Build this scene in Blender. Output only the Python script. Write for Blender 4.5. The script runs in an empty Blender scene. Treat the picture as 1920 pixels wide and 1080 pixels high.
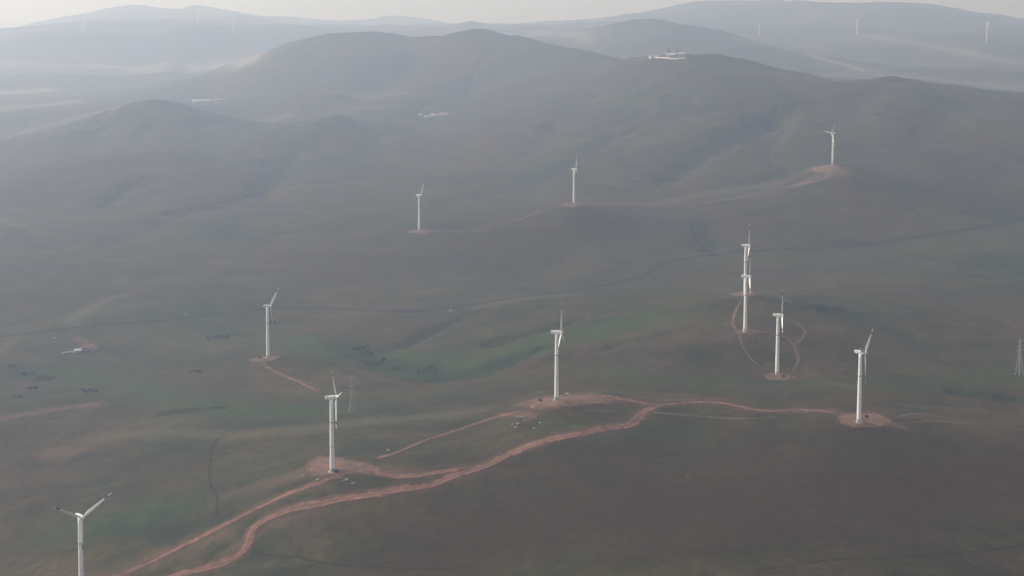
import bpy, bmesh, math, random
import numpy as np
from mathutils import Vector, Matrix

random.seed(7)
rng = np.random.default_rng(7)
scene = bpy.context.scene
col = scene.collection
PI = math.pi
R = math.radians

# ------------------------------------------------------------------ camera
CZ = 400.0                 # height of the aircraft above the plain
FPX = 2600.0               # focal length in pixels of a 1920 wide frame
HORIZON = 15.0
PITCH = R(5.0)
CY = HORIZON + FPX * math.tan(PITCH)      # row of the optical axis
cam_data = bpy.data.cameras.new('camera')
cam_data.sensor_width = 36.0
cam_data.lens = FPX / 1920.0 * 36.0
cam_data.shift_y = -(540.0 - CY) / 1920.0
cam_data.clip_start = 1.0
cam_data.clip_end = 200000.0
cam = bpy.data.objects.new('camera', cam_data)
cam.location = (0, 0, CZ)
cam.rotation_euler = (PI / 2 - PITCH, 0, 0)
col.objects.link(cam)
scene.camera = cam
CP, SP = math.cos(PITCH), math.sin(PITCH)


def pix_dir(px, py):
    a, b = (px - 960.0) / FPX, (CY - py) / FPX
    return a, CP + b * SP, -SP + b * CP


def pix_polar(px, py):
    """azimuth and downward slope of the line of sight"""
    x, y, z = pix_dir(px, py)
    h = math.hypot(x, y)
    return math.atan2(x, y), -z / h


def project_y(x, y, z):
    z -= CZ
    f = y * CP - z * SP
    u = y * SP + z * CP
    return CY - FPX * u / f


# ------------------------------------------------------------------ noise
def _hash(ix, iy, seed):
    h = (ix.astype(np.int64) * 374761393 + iy.astype(np.int64) * 668265263 + seed * 974634777) & 0xffffffff
    h = ((h ^ (h >> 13)) * 1274126177) & 0xffffffff
    h = (h ^ (h >> 16)) & 0xffffffff
    return h.astype(np.float64) / 4294967295.0 * 2 - 1


def vnoise(x, y, seed):
    ix, iy = np.floor(x), np.floor(y)
    fx, fy = x - ix, y - iy
    fx = fx * fx * fx * (fx * (fx * 6 - 15) + 10)
    fy = fy * fy * fy * (fy * (fy * 6 - 15) + 10)
    a = _hash(ix, iy, seed); b = _hash(ix + 1, iy, seed)
    c = _hash(ix, iy + 1, seed); d = _hash(ix + 1, iy + 1, seed)
    return (a * (1 - fx) + b * fx) * (1 - fy) + (c * (1 - fx) + d * fx) * fy


def rot(x, y, a):
    return x * math.cos(a) - y * math.sin(a), x * math.sin(a) + y * math.cos(a)


def relief(x, y):
    """small rolling relief and worn gullies laid over the fitted hills"""
    d = np.hypot(x, y)
    out = np.zeros_like(d)
    fade = 1 - .6 * np.clip((d - 4500) / 3500, 0, 1)
    for k, (wl, amp, lim) in enumerate(((1700, 14, 6000), (760, 7.5, 2400), (340, 4.2, 700), (170, 2.8, 0), (80, 1.3, 0), (34, .35, 0))):
        qx, qy = rot(x, y, .7 + 1.1 * k)
        w = 1.0 if lim == 0 else np.clip((d - lim * .5) / (lim * 1.2) + .25, .25, 1)
        out = out + amp * w * fade * vnoise(qx / wl + 31.7 * k, qy / wl - 17.3 * k, 11 + k)
    # gullies: creased valleys
    qx, qy = rot(x, y, .35)
    wx = vnoise(x / 260, y / 260, 41) * 60
    r = 1 - np.abs(vnoise((qx + wx) / 330, (qy + wx) / 700, 51))
    w = np.clip((d - 1300) / 2000, 0, 1)
    out = out - (4 + 6 * w) * np.clip(r - .72, 0, 1) / .28 * w * fade
    far = np.clip((d - 5200) / 2500, 0, 1)
    out = out + far * (26 * (1 - 2 * np.abs(vnoise(x / 1500 + 7, y / 1900, 61))) + 15 * (1 - 2 * np.abs(vnoise(x / 620, y / 800, 62))) + 6 * vnoise(x / 260, y / 300, 63))
    r2 = 1 - np.abs(vnoise((x + wx * .7) / 210, (y - wx * .5) / 210, 57))
    r3 = 1 - np.abs(vnoise(x / 95, y / 95, 58))
    hi = np.clip((d - 2300) / 1200, 0, 1)
    out = out - hi * fade * (7 * np.clip(r2 - .6, 0, 1) / .4 + 2.6 * np.clip(r3 - .5, 0, 1) / .5)
    return out


# ------------------------------------------------------------------ terrain
HUB = 60.0
# base x, base y, hub y, scale, yaw, rotor angle
TURB = [
    (153.5, 1118, 968, 1.0, 45, 62),
    (623, 884, 745, 1.0, 107, -67),
    (502.5, 670, 574, 1.0, 68, 46),
    (1043.5, 750, 622, 1.0, 80, 5),
    (1397, 622, 518, 1.0, 82, 2),
    (1397, 554, 460, 1.0, 76, 0),
    (1457, 702, 591, 1.0, 80, 4),
    (1610.5, 792, 660, 1.0, 60, 54),
    (786, 432, 366, 1.0, 62, 27),
    (1076, 382, 317, 1.0, 74, 5),
    (1561, 308, 247, 1.0, -68, -86),
]


def solve_distance(px, py, hy, H):
    az, sl = pix_polar(px, py)
    lo, hi = 200.0, 30000.0
    for _ in range(60):
        d = math.sqrt(lo * hi)
        z = CZ - sl * d
        y = project_y(d * math.sin(az), d * math.cos(az), z + H)
        if py - y > py - hy:
            lo = d
        else:
            hi = d
    return d


anc = []          # az, D, z


def by_dist(px, py, D):
    az, sl = pix_polar(px, py)
    anc.append((az, D, CZ - sl * D))


def by_z(px, py, z):
    az, sl = pix_polar(px, py)
    D = (CZ - z) / sl
    anc.append((az, D, z))


for (bx, by, hy, s, ya, th) in TURB:
    by_dist(bx, by, solve_distance(bx, by, hy, HUB * s))

for a in ((0, 1080, -38), (400, 1080, -15), (800, 1080, 8), (1200, 1080, 22), (1600, 1080, 24), (1920, 1080, 14),
          (-200, 1080, -50), (2120, 1080, 5), (-200, 800, -40), (2120, 800, 25),
          (0, 900, -34), (300, 880, -8), (0, 780, -22), (200, 760, -22), (350, 800, -2), (900, 810, 30),
          (0, 650, -24), (150, 658, -22), (300, 640, -20), (400, 705, -14), (250, 700, -20),
          (800, 708, -4), (700, 665, -6), (900, 620, 12), (1000, 572, 20), (1200, 600, 42), (1200, 690, 42),
          (1300, 830, 36), (1700, 880, 36), (1900, 800, 34), (1000, 930, 28),
          (0, 632, -24), (250, 605, -18), (500, 579, -13), (700, 590, -6), (790, 585, -4), (1050, 545, 6), (1240, 495, 8),
          (1600, 458, 14), (1920, 412, 22),
          (1700, 640, 34), (1900, 690, 28), (1900, 560, 28), (1650, 540, 26),
          (300, 460, -6), (0, 480, -6), (30, 430, 6), (600, 480, 2), (950, 470, 14), (1200, 440, 18),
          (1300, 385, 45), (1480, 345, 74), (1750, 350, 72), (1900, 320, 82), (1700, 420, 36),
          (1000, 320, 52), (700, 300, 40), (500, 350, 24), (300, 400, 12), (100, 400, 2), (-100, 350, 4),
          (820, 217, 74), (900, 250, 78), (700, 250, 58), (600, 275, 48), (560, 300, 40),
          (1100, 220, 122), (1300, 220, 150), (1500, 230, 150), (1700, 240, 148), (1900, 240, 150), (2100, 260, 150),
          (1150, 150, 190), (1300, 150, 220), (1050, 160, 165), (900, 160, 130), (750, 150, 140), (600, 150, 150),
          (470, 165, 95)):
    by_z(*a)


def ridge(pts, behind, drop):
    dense = [pts[0]]
    for p, q in zip(pts[:-1], pts[1:]):
        m = max(1, round((q[0] - p[0]) / 20))
        dense += [tuple(p[i] + (q[i] - p[i]) * k / m for i in range(3)) for k in range(1, m + 1)]
    for (px, py, D) in dense:
        by_dist(px, py, D)
        az, d, z = anc[-1]
        if D > 10000:
            by_dist(px, py + 11, D * .92)
        for k, f in zip(behind, drop):
            anc.append((az, d * k, z - f))


# the big central hill
ridge([(400, 140, 6700), (455, 120, 6400), (490, 100, 6200), (560, 75, 5900), (605, 66, 5700), (650, 64, 5650), (690, 62, 5600), (760, 71, 5550), (830, 67, 5500),
       (865, 59, 5450), (882, 54, 5410), (905, 54, 5390), (930, 61, 5350), (1000, 79, 5200), (1080, 91, 5000), (1140, 106, 4800)], (1.22,), (120,))
# broad right hill with the compound on top
ridge([(1170, 111, 4350), (1225, 106, 4100), (1260, 104, 4000), (1300, 105, 3950), (1340, 112, 3900), (1400, 128, 3850), (1500, 144, 3780), (1570, 156, 3720), (1612, 161, 3700),
       (1640, 149, 3690), (1662, 142, 3680), (1685, 143, 3680), (1720, 152, 3700), (1780, 160, 3740), (1850, 168, 3780), (1920, 175, 3800), (2050, 185, 3800)],
      (1.2, 1.4), (75, 95))
# left hill
ridge([(20, 272, 3850), (60, 264, 3950), (130, 239, 4050), (190, 214, 4120), (240, 194, 4150), (275, 187, 4160), (310, 186, 4160), (350, 198, 4140), (400, 220, 4080), (450, 240, 4000)],
      (1.16,), (50,))
for a in ((280, 288, 3250), (150, 305, 3200), (400, 305, 3200), (30, 330, 3150)):
    by_dist(*a)
# knoll in the saddle
ridge([(575, 236, 3850), (610, 222, 3820), (637, 213, 3800), (662, 221, 3800)], (1.1,), (28,))
# second right range
ridge([(1100, 60, 7400), (1150, 46, 7200), (1190, 35, 7000), (1215, 35, 6950), (1245, 46, 6800), (1265, 50, 6700), (1300, 46, 6600), (1335, 58, 6500), (1400, 76, 6400),
       (1480, 96, 6200), (1560, 120, 6000), (1640, 134, 5800)], (1.16,), (50,))
# far right mountain
ridge([(1000, 44, 12500), (1120, 36, 12300), (1200, 26, 12200), (1245, 14, 12000), (1290, 6, 11800), (1350, 4, 11600), (1430, 6, 11500), (1520, 6, 11400), (1620, 5, 11200), (1700, 4, 11000), (1760, 9, 11000),
       (1800, 18, 11000), (1860, 30, 11000), (1920, 39, 11000), (2050, 50, 11000)], (1.3,), (150,))
# far left mountain
ridge([(-60, 75, 14375), (20, 60, 14375), (60, 42, 14250), (120, 31, 14125), (170, 25, 14000), (215, 13, 13875), (260, 8, 13750), (300, 15, 13750), (325, 27, 13750), (352, 8, 13750), (385, 11, 13750),
       (430, 20, 13750), (480, 31, 14000), (560, 33, 14375), (620, 38, 14750), (680, 44, 15000), (740, 30, 15000), (775, 31, 15000), (830, 43, 15250)],
      (1.3,), (150,))
# low swells on the plain at the left
ridge([(110, 112, 8700), (150, 105, 8650), (190, 103, 8600), (230, 109, 8650), (270, 115, 8700)], (1.09,), (26,))
ridge([(290, 121, 8000), (318, 110, 7950), (335, 107, 7930), (355, 113, 7900), (385, 123, 7900)], (1.09,), (30,))
ridge([(10, 142, 7500), (60, 137, 7450), (120, 139, 7400), (180, 141, 7400)], (1.08,), (20,))
ridge([(270, 141, 7300), (305, 133, 7250), (335, 137, 7250), (360, 143, 7200)], (1.08,), (20,))
for a in ((40, 66, 9950), (100, 56, 9950), (157, 53, 9950), (220, 50, 9950), (290, 48, 9950), (372, 40, 9950), (437, 53, 9950), (520, 49, 10100), (600, 51, 10200), (680, 52, 10400),
          (40, 56, 11000), (100, 50, 11000), (157, 47, 11000), (220, 40, 11000), (290, 38, 11000), (372, 35, 11000), (437, 45, 11000), (520, 42, 11200), (600, 46, 11400),
          (100, 62, 9300), (157, 60, 9000), (372, 46, 9000), (437, 62, 9000), (567, 47, 9400), (250, 62, 9100),
          (40, 105, 8300), (400, 118, 8700), (100, 155, 6900), (250, 155, 6900), (330, 165, 6400), (390, 188, 5500),
          (60, 200, 5400), (180, 190, 5600), (-120, 240, 4700), (520, 215, 4700), (600, 190, 4900),
          (1424, 66, 8300), (1607, 66, 8500), (1600, 104, 7200), (1850, 79, 7600), (1750, 100, 7100), (1750, 135, 5700), (1880, 135, 5600), (1700, 50, 9400), (1500, 40, 9900), (1850, 55, 9200),
          (1250, 70, 6300), (1130, 85, 6800), (900, 47, 16000), (600, 48, 15000), (1000, 60, 9000), (880, 46, 11500), (940, 47, 11000), (1000, 50, 10800), (1080, 48, 10800), (1150, 44, 10500), (880, 58, 9500), (1100, 56, 9000), (780, 52, 10000), (700, 56, 10000),
          (300, 48, 24000), (900, 42, 26000), (1500, 46, 24000)):
    by_dist(*a)
for px_ in range(-300, 2400, 300):
    for d_, z_ in ((15500, 90), (19500, 70), (26000, 60), (38000, 60)):
        anc.append((pix_polar(px_, 40)[0], d_, z_))

anc = np.array(anc)
ax, ay = anc[:, 1] * np.sin(anc[:, 0]), anc[:, 1] * np.cos(anc[:, 0])
zres = anc[:, 2] - relief(ax, ay)
U = np.stack([anc[:, 0], np.log(anc[:, 1])], 1)
C_RBF = .009


def kern(a, b):
    d2 = ((a[:, None, :] - b[None, :, :]) ** 2).sum(2)
    return np.sqrt(d2 + C_RBF ** 2)


n = len(U)
P = np.concatenate([np.ones((n, 1)), U], 1)
A = np.zeros((n + 3, n + 3))
A[:n, :n] = kern(U, U) - np.eye(n) * .002
A[:n, n:] = P
A[n:, :n] = P.T
sol = np.linalg.solve(A, np.concatenate([zres, np.zeros(3)]))
WR, CR = sol[:n], sol[n:]

az_f = np.radians(np.linspace(-27, 27, 660))
az_c = np.radians(np.linspace(27, 333, 88)[1:-1])
AZ = np.concatenate([az_f, az_c])                # -27 .. 333 degrees
RD = np.concatenate([[4, 12, 30, 70, 130, 200, 280], np.geomspace(360, 14000, 820), np.geomspace(14000, 40000, 60)[1:]])
NA, NR = len(AZ), len(RD)


def fitted(az, lnd):
    q = np.stack([az.ravel(), lnd.ravel()], 1)
    out = np.empty(len(q))
    for i in range(0, len(q), 20000):
        b = q[i:i + 20000]
        out[i:i + 20000] = kern(b, U) @ WR + CR[0] + b @ CR[1:]
    return out.reshape(az.shape)


azw = np.where(AZ > PI, AZ - 2 * PI, AZ)
azq = np.clip(azw, -R(27), R(27))
RG, AG = np.meshgrid(RD, AZ)
ZG = fitted(np.repeat(azq[:, None], NR, 1), np.log(np.clip(RG, 800, 36000)))
GX, GY = RG * np.sin(AG), RG * np.cos(AG)
side = np.clip((np.abs(azw) - R(27)) / R(30), 0, 1)[:, None]
ZG = ZG * (1 - side) + 15.0 * side
near = np.clip((RG - 250) / 550, 0, 1)
ZG = ZG * near + 5.0 * (1 - near)
ZG = np.clip(ZG + relief(GX, GY) * np.clip(RG / 400, 0, 1), -90, 560)
NF = len(az_f)


def terrain_z(x, y):
    az, d = math.atan2(x, y), math.hypot(x, y)
    t = (az - AZ[0]) / (AZ[1] - AZ[0])
    i = max(0, min(NF - 2, int(t))); t -= i
    j = max(0, min(NR - 2, int(np.searchsorted(RD, d)) - 1)); s = (d - RD[j]) / (RD[j + 1] - RD[j])
    return float((ZG[i, j] * (1 - t) + ZG[i + 1, j] * t) * (1 - s) + (ZG[i, j + 1] * (1 - t) + ZG[i + 1, j + 1] * t) * s)


def on_ground(px, py):
    """where the line of sight through a point of the photograph meets the ground"""
    az, sl = pix_polar(px, py)
    t = (az - AZ[0]) / (AZ[1] - AZ[0])
    i = max(0, min(NF - 2, int(t))); t -= i
    zc = ZG[i] * (1 - t) + ZG[i + 1] * t
    g = zc - (CZ - sl * RD)
    k = np.nonzero(g[8:] >= 0)[0]
    k = (k[0] + 8) if len(k) else NR - 1
    g0, g1 = g[k - 1], g[k]
    s = -g0 / (g1 - g0) if g1 != g0 else 0
    d = RD[k - 1] + (RD[k] - RD[k - 1]) * min(1, max(0, s))
    x, y = d * math.sin(az), d * math.cos(az)
    return Vector((x, y, terrain_z(x, y)))


def spline(pts, step):
    """Catmull-Rom through 2-D points"""
    p = [pts[0]] + list(pts) + [pts[-1]]
    out = []
    for i in range(1, len(p) - 2):
        a, b, c, d = (np.array(q, float) for q in p[i - 1:i + 3])
        m = max(2, int(np.linalg.norm(c - b) / step))
        for k in range(m):
            t = k / m
            out.append(.5 * ((2 * b) + (c - a) * t + (2 * a - 5 * b + 4 * c - d) * t * t + (3 * b - a - 3 * c + d) * t ** 3))
    out.append(np.array(pts[-1], float))
    return out


def world_line(pts, pix_step=6.0, metres=5.0):
    w = [on_ground(*q) for q in spline(pts, pix_step)]
    xy = [np.array((v.x, v.y)) for v in w]
    for _ in range(2):                                     # relax kinks left by the relief
        xy = [xy[0]] + [(xy[i - 1] + 2 * xy[i] + xy[i + 1]) / 4 for i in range(1, len(xy) - 1)] + [xy[-1]]
    out = [xy[0]]
    for a, b in zip(xy[:-1], xy[1:]):
        L = np.linalg.norm(b - a)
        if L < 1e-6:
            continue
        m = max(1, int(L / metres))
        for k in range(1, m + 1):
            out.append(a + (b - a) * k / m)
    return out


VX, VY = GX.ravel(), GY.ravel()


def carve(pts, width, depth):
    """cut a washed-out gully into the terrain"""
    w = np.array(world_line(pts, 12.0, width * .5))
    lo, hi = w.min(0) - width * 3, w.max(0) + width * 3
    idx = np.nonzero((VX > lo[0]) & (VX < hi[0]) & (VY > lo[1]) & (VY < hi[1]))[0]
    best = np.full(len(idx), 1e9); along = np.zeros(len(idx))
    for k, q in enumerate(w):
        d2 = (VX[idx] - q[0]) ** 2 + (VY[idx] - q[1]) ** 2
        m = d2 < best
        best[m] = d2[m]; along[m] = k / max(1, len(w) - 1)
    d = np.sqrt(best) / width
    d = d * (1 + .3 * vnoise(VX[idx] / (width * .8), VY[idx] / (width * .8), 71))
    cut = depth * np.exp(-d * d) * np.clip(np.minimum(along, 1 - along) * 6, 0, 1)
    z = ZG.reshape(-1)
    z[idx] -= cut


for pts, w_, d_ in (
        ([(1515, 188), (1440, 225), (1380, 252), (1310, 288), (1270, 320), (1220, 348)], 48, 17),
        ([(1420, 262), (1440, 240), (1450, 222)], 30, 8),
        ([(550, 278), (522, 320), (485, 370), (430, 395)], 44, 13),
        ([(1305, 415), (1328, 438), (1338, 475)], 26, 8),
        ([(780, 100), (735, 140), (690, 165), (640, 190)], 95, 26),
        ([(1010, 95), (960, 130), (880, 165), (800, 200)], 80, 20),
        ([(1100, 200), (1030, 250), (960, 300)], 45, 10),
        ([(620, 640), (690, 668), (760, 692), (810, 708), (900, 694), (1020, 650)], 20, 6),
        ([(950, 575), (870, 592), (820, 615), (770, 640), (710, 660)], 16, 5),
        ([(1100, 592), (1000, 622), (900, 650)], 15, 4.5),
        ([(1180, 640), (1080, 665), (960, 700)], 14, 3.5),
        ([(280, 328), (235, 355), (170, 396)], 30, 8),
        ([(520, 352), (420, 380), (290, 408)], 30, 7),
        ([(360, 215), (400, 260), (420, 310)], 45, 10), ([(200, 225), (170, 280), (120, 320)], 45, 10),
        ([(1640, 160), (1600, 200), (1590, 250)], 45, 10), ([(1800, 180), (1760, 230), (1700, 280)], 45, 9),
        ([(440, 760), (380, 767), (300, 774)], 12, 3), ([(1930, 748), (1850, 742), (1770, 734)], 12, 4),
        ([(1740, 630), (1620, 600), (1530, 572)], 26, 6)):
    carve(pts, w_, d_ * 1.4)

# ground cover: grass, bare soil and darker brown patches
dark_brown = np.zeros(NA * NR); meadow = np.zeros(NA * NR)
lush = np.zeros(NA * NR); red = np.zeros(NA * NR); dry = np.zeros(NA * NR)


def paint(field, pts, width, amount):
    w = np.array(world_line(pts, 12.0, width * .35))
    lo, hi = w.min(0) - width * 2.5, w.max(0) + width * 2.5
    idx = np.nonzero((VX > lo[0]) & (VX < hi[0]) & (VY > lo[1]) & (VY < hi[1]))[0]
    if not len(idx):
        return
    best = np.full(len(idx), 1e9)
    vx, vy = VX[idx], VY[idx]
    for q in w:
        best = np.minimum(best, (vx - q[0]) ** 2 + (vy - q[1]) ** 2)
    d = np.sqrt(best) / width
    d = d * (1 + .35 * vnoise(vx / (width * .6), vy / (width * .6), 77) + .25 * vnoise(vx / (width * .22), vy / (width * .22), 78))
    field[idx] = np.maximum(field[idx], amount * np.clip(1.25 - d, 0, 1) ** 1.3)


for pts, w, am in (
        ([(1505, 193), (1440, 225), (1380, 252), (1310, 288), (1270, 320), (1230, 345)], 24, .9),
        ([(545, 285), (522, 320), (490, 365)], 28, .8),
        ([(1310, 420), (1328, 438), (1335, 470)], 18, .9),
        ([(560, 240), (600, 228), (640, 222), (668, 226)], 32, .9),
        ([(770, 108), (735, 140), (690, 160)], 60, .7),
        ([(640, 640), (690, 668), (760, 690), (810, 708), (900, 694), (1010, 655)], 14, .9),
        ([(655, 650), (690, 672), (715, 690)], 20, 1.),
        ([(780, 696), (840, 712)], 26, .9), ([(20, 690), (60, 715), (90, 708)], 18, .9), ([(20, 745), (70, 735)], 12, .6),
        ([(870, 590), (820, 615), (770, 640), (720, 655)], 10, .6),
        ([(800, 640), (860, 622), (930, 598)], 8, .5),
        ([(300, 775), (360, 770), (430, 766)], 7, .8),
        ([(60, 740), (130, 735), (200, 728)], 10, .6),
        ([(210, 985), (270, 1000), (300, 960)], 16, .7),
        ([(190, 1060), (250, 1035), (320, 1005)], 12, .7),
        ([(1540, 575), (1620, 600), (1720, 640)], 22, .6),
        ([(1690, 775), (1730, 772)], 6, .9),
        ([(1780, 735), (1850, 742), (1930, 748)], 5, .9),
        ([(930, 640), (1000, 622), (1080, 600)], 8, .5),
        ([(0, 560), (60, 545)], 22, .5),
        ([(400, 630), (440, 628)], 10, .8),
        ([(480, 606), (530, 606)], 7, .9),
        ([(1640, 152), (1690, 148), (1730, 156)], 40, .6),
        ([(660, 270), (700, 275)], 34, .7),
        ([(300, 190), (370, 210), (440, 240)], 40, .5)):
    paint(lush, pts, w, am)
for pts, w, am in (
        ([(345, 1076), (430, 1050), (462, 1022), (474, 990), (520, 965), (620, 940), (720, 923), (805, 912), (850, 895), (905, 876), (960, 848), (1030, 825), (1120, 806), (1175, 796), (1205, 778), (1222, 763)], 9, .5),
        ([(600, 904), (540, 926), (470, 960), (400, 995), (330, 1030), (270, 1060), (215, 1084)], 8, .5),
        ([(1090, 740), (1160, 748), (1232, 762), (1290, 756), (1360, 758), (1430, 771), (1500, 769), (1565, 776)], 7, .5),
        ([(990, 768), (930, 783), (870, 803), (800, 826)], 6, .45), ([(985, 755), (1060, 752), (1150, 749)], 14, .6), ([(580, 880), (640, 876), (720, 885)], 15, .55),
        ([(145, 635), (175, 650)], 9, .6), ([(0, 785), (60, 775), (120, 766), (190, 756)], 9, .7),
        ([(480, 500), (520, 498)], 14, .5), ([(1440, 700), (1530, 712), (1600, 728)], 5, .45),
        ([(1240, 750), (1350, 748)], 4, .5), ([(180, 1100), (300, 1045), (420, 1000)], 14, .55), ([(420, 1040), (500, 990), (600, 950)], 9, .45),
        ([(430, 925), (520, 900), (600, 880)], 16, .3), ([(90, 850), (130, 850)], 18, .35), ([(940, 775), (1000, 780)], 5, .7),
        ([(1220, 105), (1285, 103)], 20, .5), ([(1500, 345), (1580, 318)], 14, .7), ([(1520, 318), (1560, 312), (1580, 322)], 16, .9), ([(1100, 384), (1300, 386)], 10, .35),
        ([(1560, 768), (1640, 790), (1690, 800)], 9, .6), ([(700, 885), (860, 890)], 8, .5), ([(1700, 760), (1850, 770)], 6, .35)):
    paint(red, pts, w, am)
for pts, w, am in (
        ([(460, 815), (600, 800), (760, 785), (900, 770)], 20, .45), ([(180, 820), (300, 812), (440, 815)], 18, .4),
        ([(0, 262), (90, 235), (180, 212), (235, 195)], 60, .72), ([(1555, 141), (1650, 140), (1760, 150), (1850, 160), (1930, 168)], 55, .8), ([(1380, 74), (1470, 92), (1550, 112), (1620, 132)], 60, .95), ([(600, 170), (700, 180), (780, 172)], 60, .6), ([(0, 205), (60, 200), (130, 190)], 90, .9), ([(20, 120), (160, 124), (300, 126)], 160, .9), ([(1000, 62), (1060, 66), (1100, 72)], 130, .9), ([(1250, 378), (1350, 360), (1450, 345)], 24, .5),
        ([(900, 575), (980, 560), (1080, 552)], 14, .5), ([(370, 122), (430, 118), (470, 112)], 160, 1.15),
        ([(10, 175), (90, 168)], 130, 1.), ([(100, 128), (140, 124)], 120, .8), ([(460, 226), (540, 218)], 40, .6), ([(640, 205), (720, 202)], 45, .6),
        ([(1620, 66), (1780, 92), (1900, 120)], 100, .8), ([(1400, 72), (1480, 82), (1550, 92)], 80, .8), ([(1010, 735), (1025, 733)], 4, .8),
        ([(1255, 740), (1310, 742)], 3, .8), ([(1510, 701), (1530, 702)], 4, 1.), ([(1432, 682), (1446, 685)], 3, 1.),
        ([(130, 600), (200, 560), (230, 555)], 14, .5), ([(0, 412), (40, 425), (90, 440)], 12, .5), ([(0, 660), (20, 640)], 12, .5),
        ([(300, 125), (340, 118), (360, 128)], 100, .7), ([(1860, 150), (1920, 160)], 40, .7), ([(1560, 150), (1620, 148), (1560, 140)], 35, .7)):
    paint(dry, pts, w, am)

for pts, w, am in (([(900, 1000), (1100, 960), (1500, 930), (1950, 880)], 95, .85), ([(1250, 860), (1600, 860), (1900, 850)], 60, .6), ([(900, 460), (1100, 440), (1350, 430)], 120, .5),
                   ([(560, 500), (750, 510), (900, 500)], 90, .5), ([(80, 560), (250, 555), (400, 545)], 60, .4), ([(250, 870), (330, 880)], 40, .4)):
    paint(dark_brown, pts, w, am)  # turns the ground darker brown, most broadly at the lower right
for pts, w, am in (([(520, 640), (700, 680), (850, 690), (1000, 650), (1200, 600)], 55, .8), ([(100, 700), (300, 740), (450, 770), (640, 765)], 40, .7), ([(1150, 700), (1400, 720), (1700, 720), (1950, 700)], 40, .5),
                   ([(120, 1000), (220, 980), (300, 960)], 35, .7), ([(300, 630), (450, 640)], 40, .6), ([(1050, 800), (1300, 815)], 22, .5), ([(1250, 490), (1600, 480), (1900, 450)], 60, .4)):
    paint(meadow, pts, w, am)


# ------------------------------------------------------------------ material helpers
def new_mat(name):
    m = bpy.data.materials.new(name)
    m.use_nodes = True
    nt = m.node_tree
    b = nt.nodes['Principled BSDF']
    return m, nt, b


def node(nt, kind, **kw):
    nd = nt.nodes.new(kind)
    for k, v in kw.items():
        if k in nd.inputs:
            nd.inputs[k].default_value = v
        else:
            setattr(nd, k, v)
    return nd


def mix(nt, fac, a, b, mode='MIX'):
    m = nt.nodes.new('ShaderNodeMix'); m.data_type = 'RGBA'; m.blend_type = mode
    for sock, v in ((m.inputs['Factor'], fac), (m.inputs[6], a), (m.inputs[7], b)):
        if hasattr(v, 'links'):
            nt.links.new(v, sock)
        else:
            sock.default_value = v if not isinstance(v, tuple) else (*v, 1) if len(v) == 3 else v
    return m.outputs[2]


def rng_map(nt, src, a, b, c=0., d=1.):
    m = node(nt, 'ShaderNodeMapRange')
    nt.links.new(src, m.inputs['Value'])
    for k, v in (('From Min', a), ('From Max', b), ('To Min', c), ('To Max', d)):
        m.inputs[k].default_value = v
    return m.outputs['Result']


def noise_tex(nt, scale, detail=4., rough=.55, vec=None, dist=0.):
    t = node(nt, 'ShaderNodeTexNoise', Scale=scale, Detail=detail, Roughness=rough, Distortion=dist)
    if vec is None:
        g = nt.nodes.get('geo') or node(nt, 'ShaderNodeNewGeometry'); g.name = 'geo'
        vec = g.outputs['Position']
    nt.links.new(vec, t.inputs['Vector'])
    return t.outputs['Fac']


def math_n(nt, op, a, b):
    m = node(nt, 'ShaderNodeMath', operation=op)
    for s, v in ((m.inputs[0], a), (m.inputs[1], b)):
        if hasattr(v, 'links'):
            nt.links.new(v, s)
        else:
            s.default_value = v
    return m.outputs[0]


def simple_mat(name, c, rough=.6, spread=.12, scale=.8, metal=0.):
    m, nt, b = new_mat(name)
    f = noise_tex(nt, scale, 5., .6)
    lo = tuple(v * (1 - spread) for v in c); hi = tuple(min(1, v * (1 + spread)) for v in c)
    nt.links.new(mix(nt, rng_map(nt, f, .3, .7), lo, hi), b.inputs['Base Color'])
    b.inputs['Roughness'].default_value = rough
    b.inputs['Metallic'].default_value = metal
    return m


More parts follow.
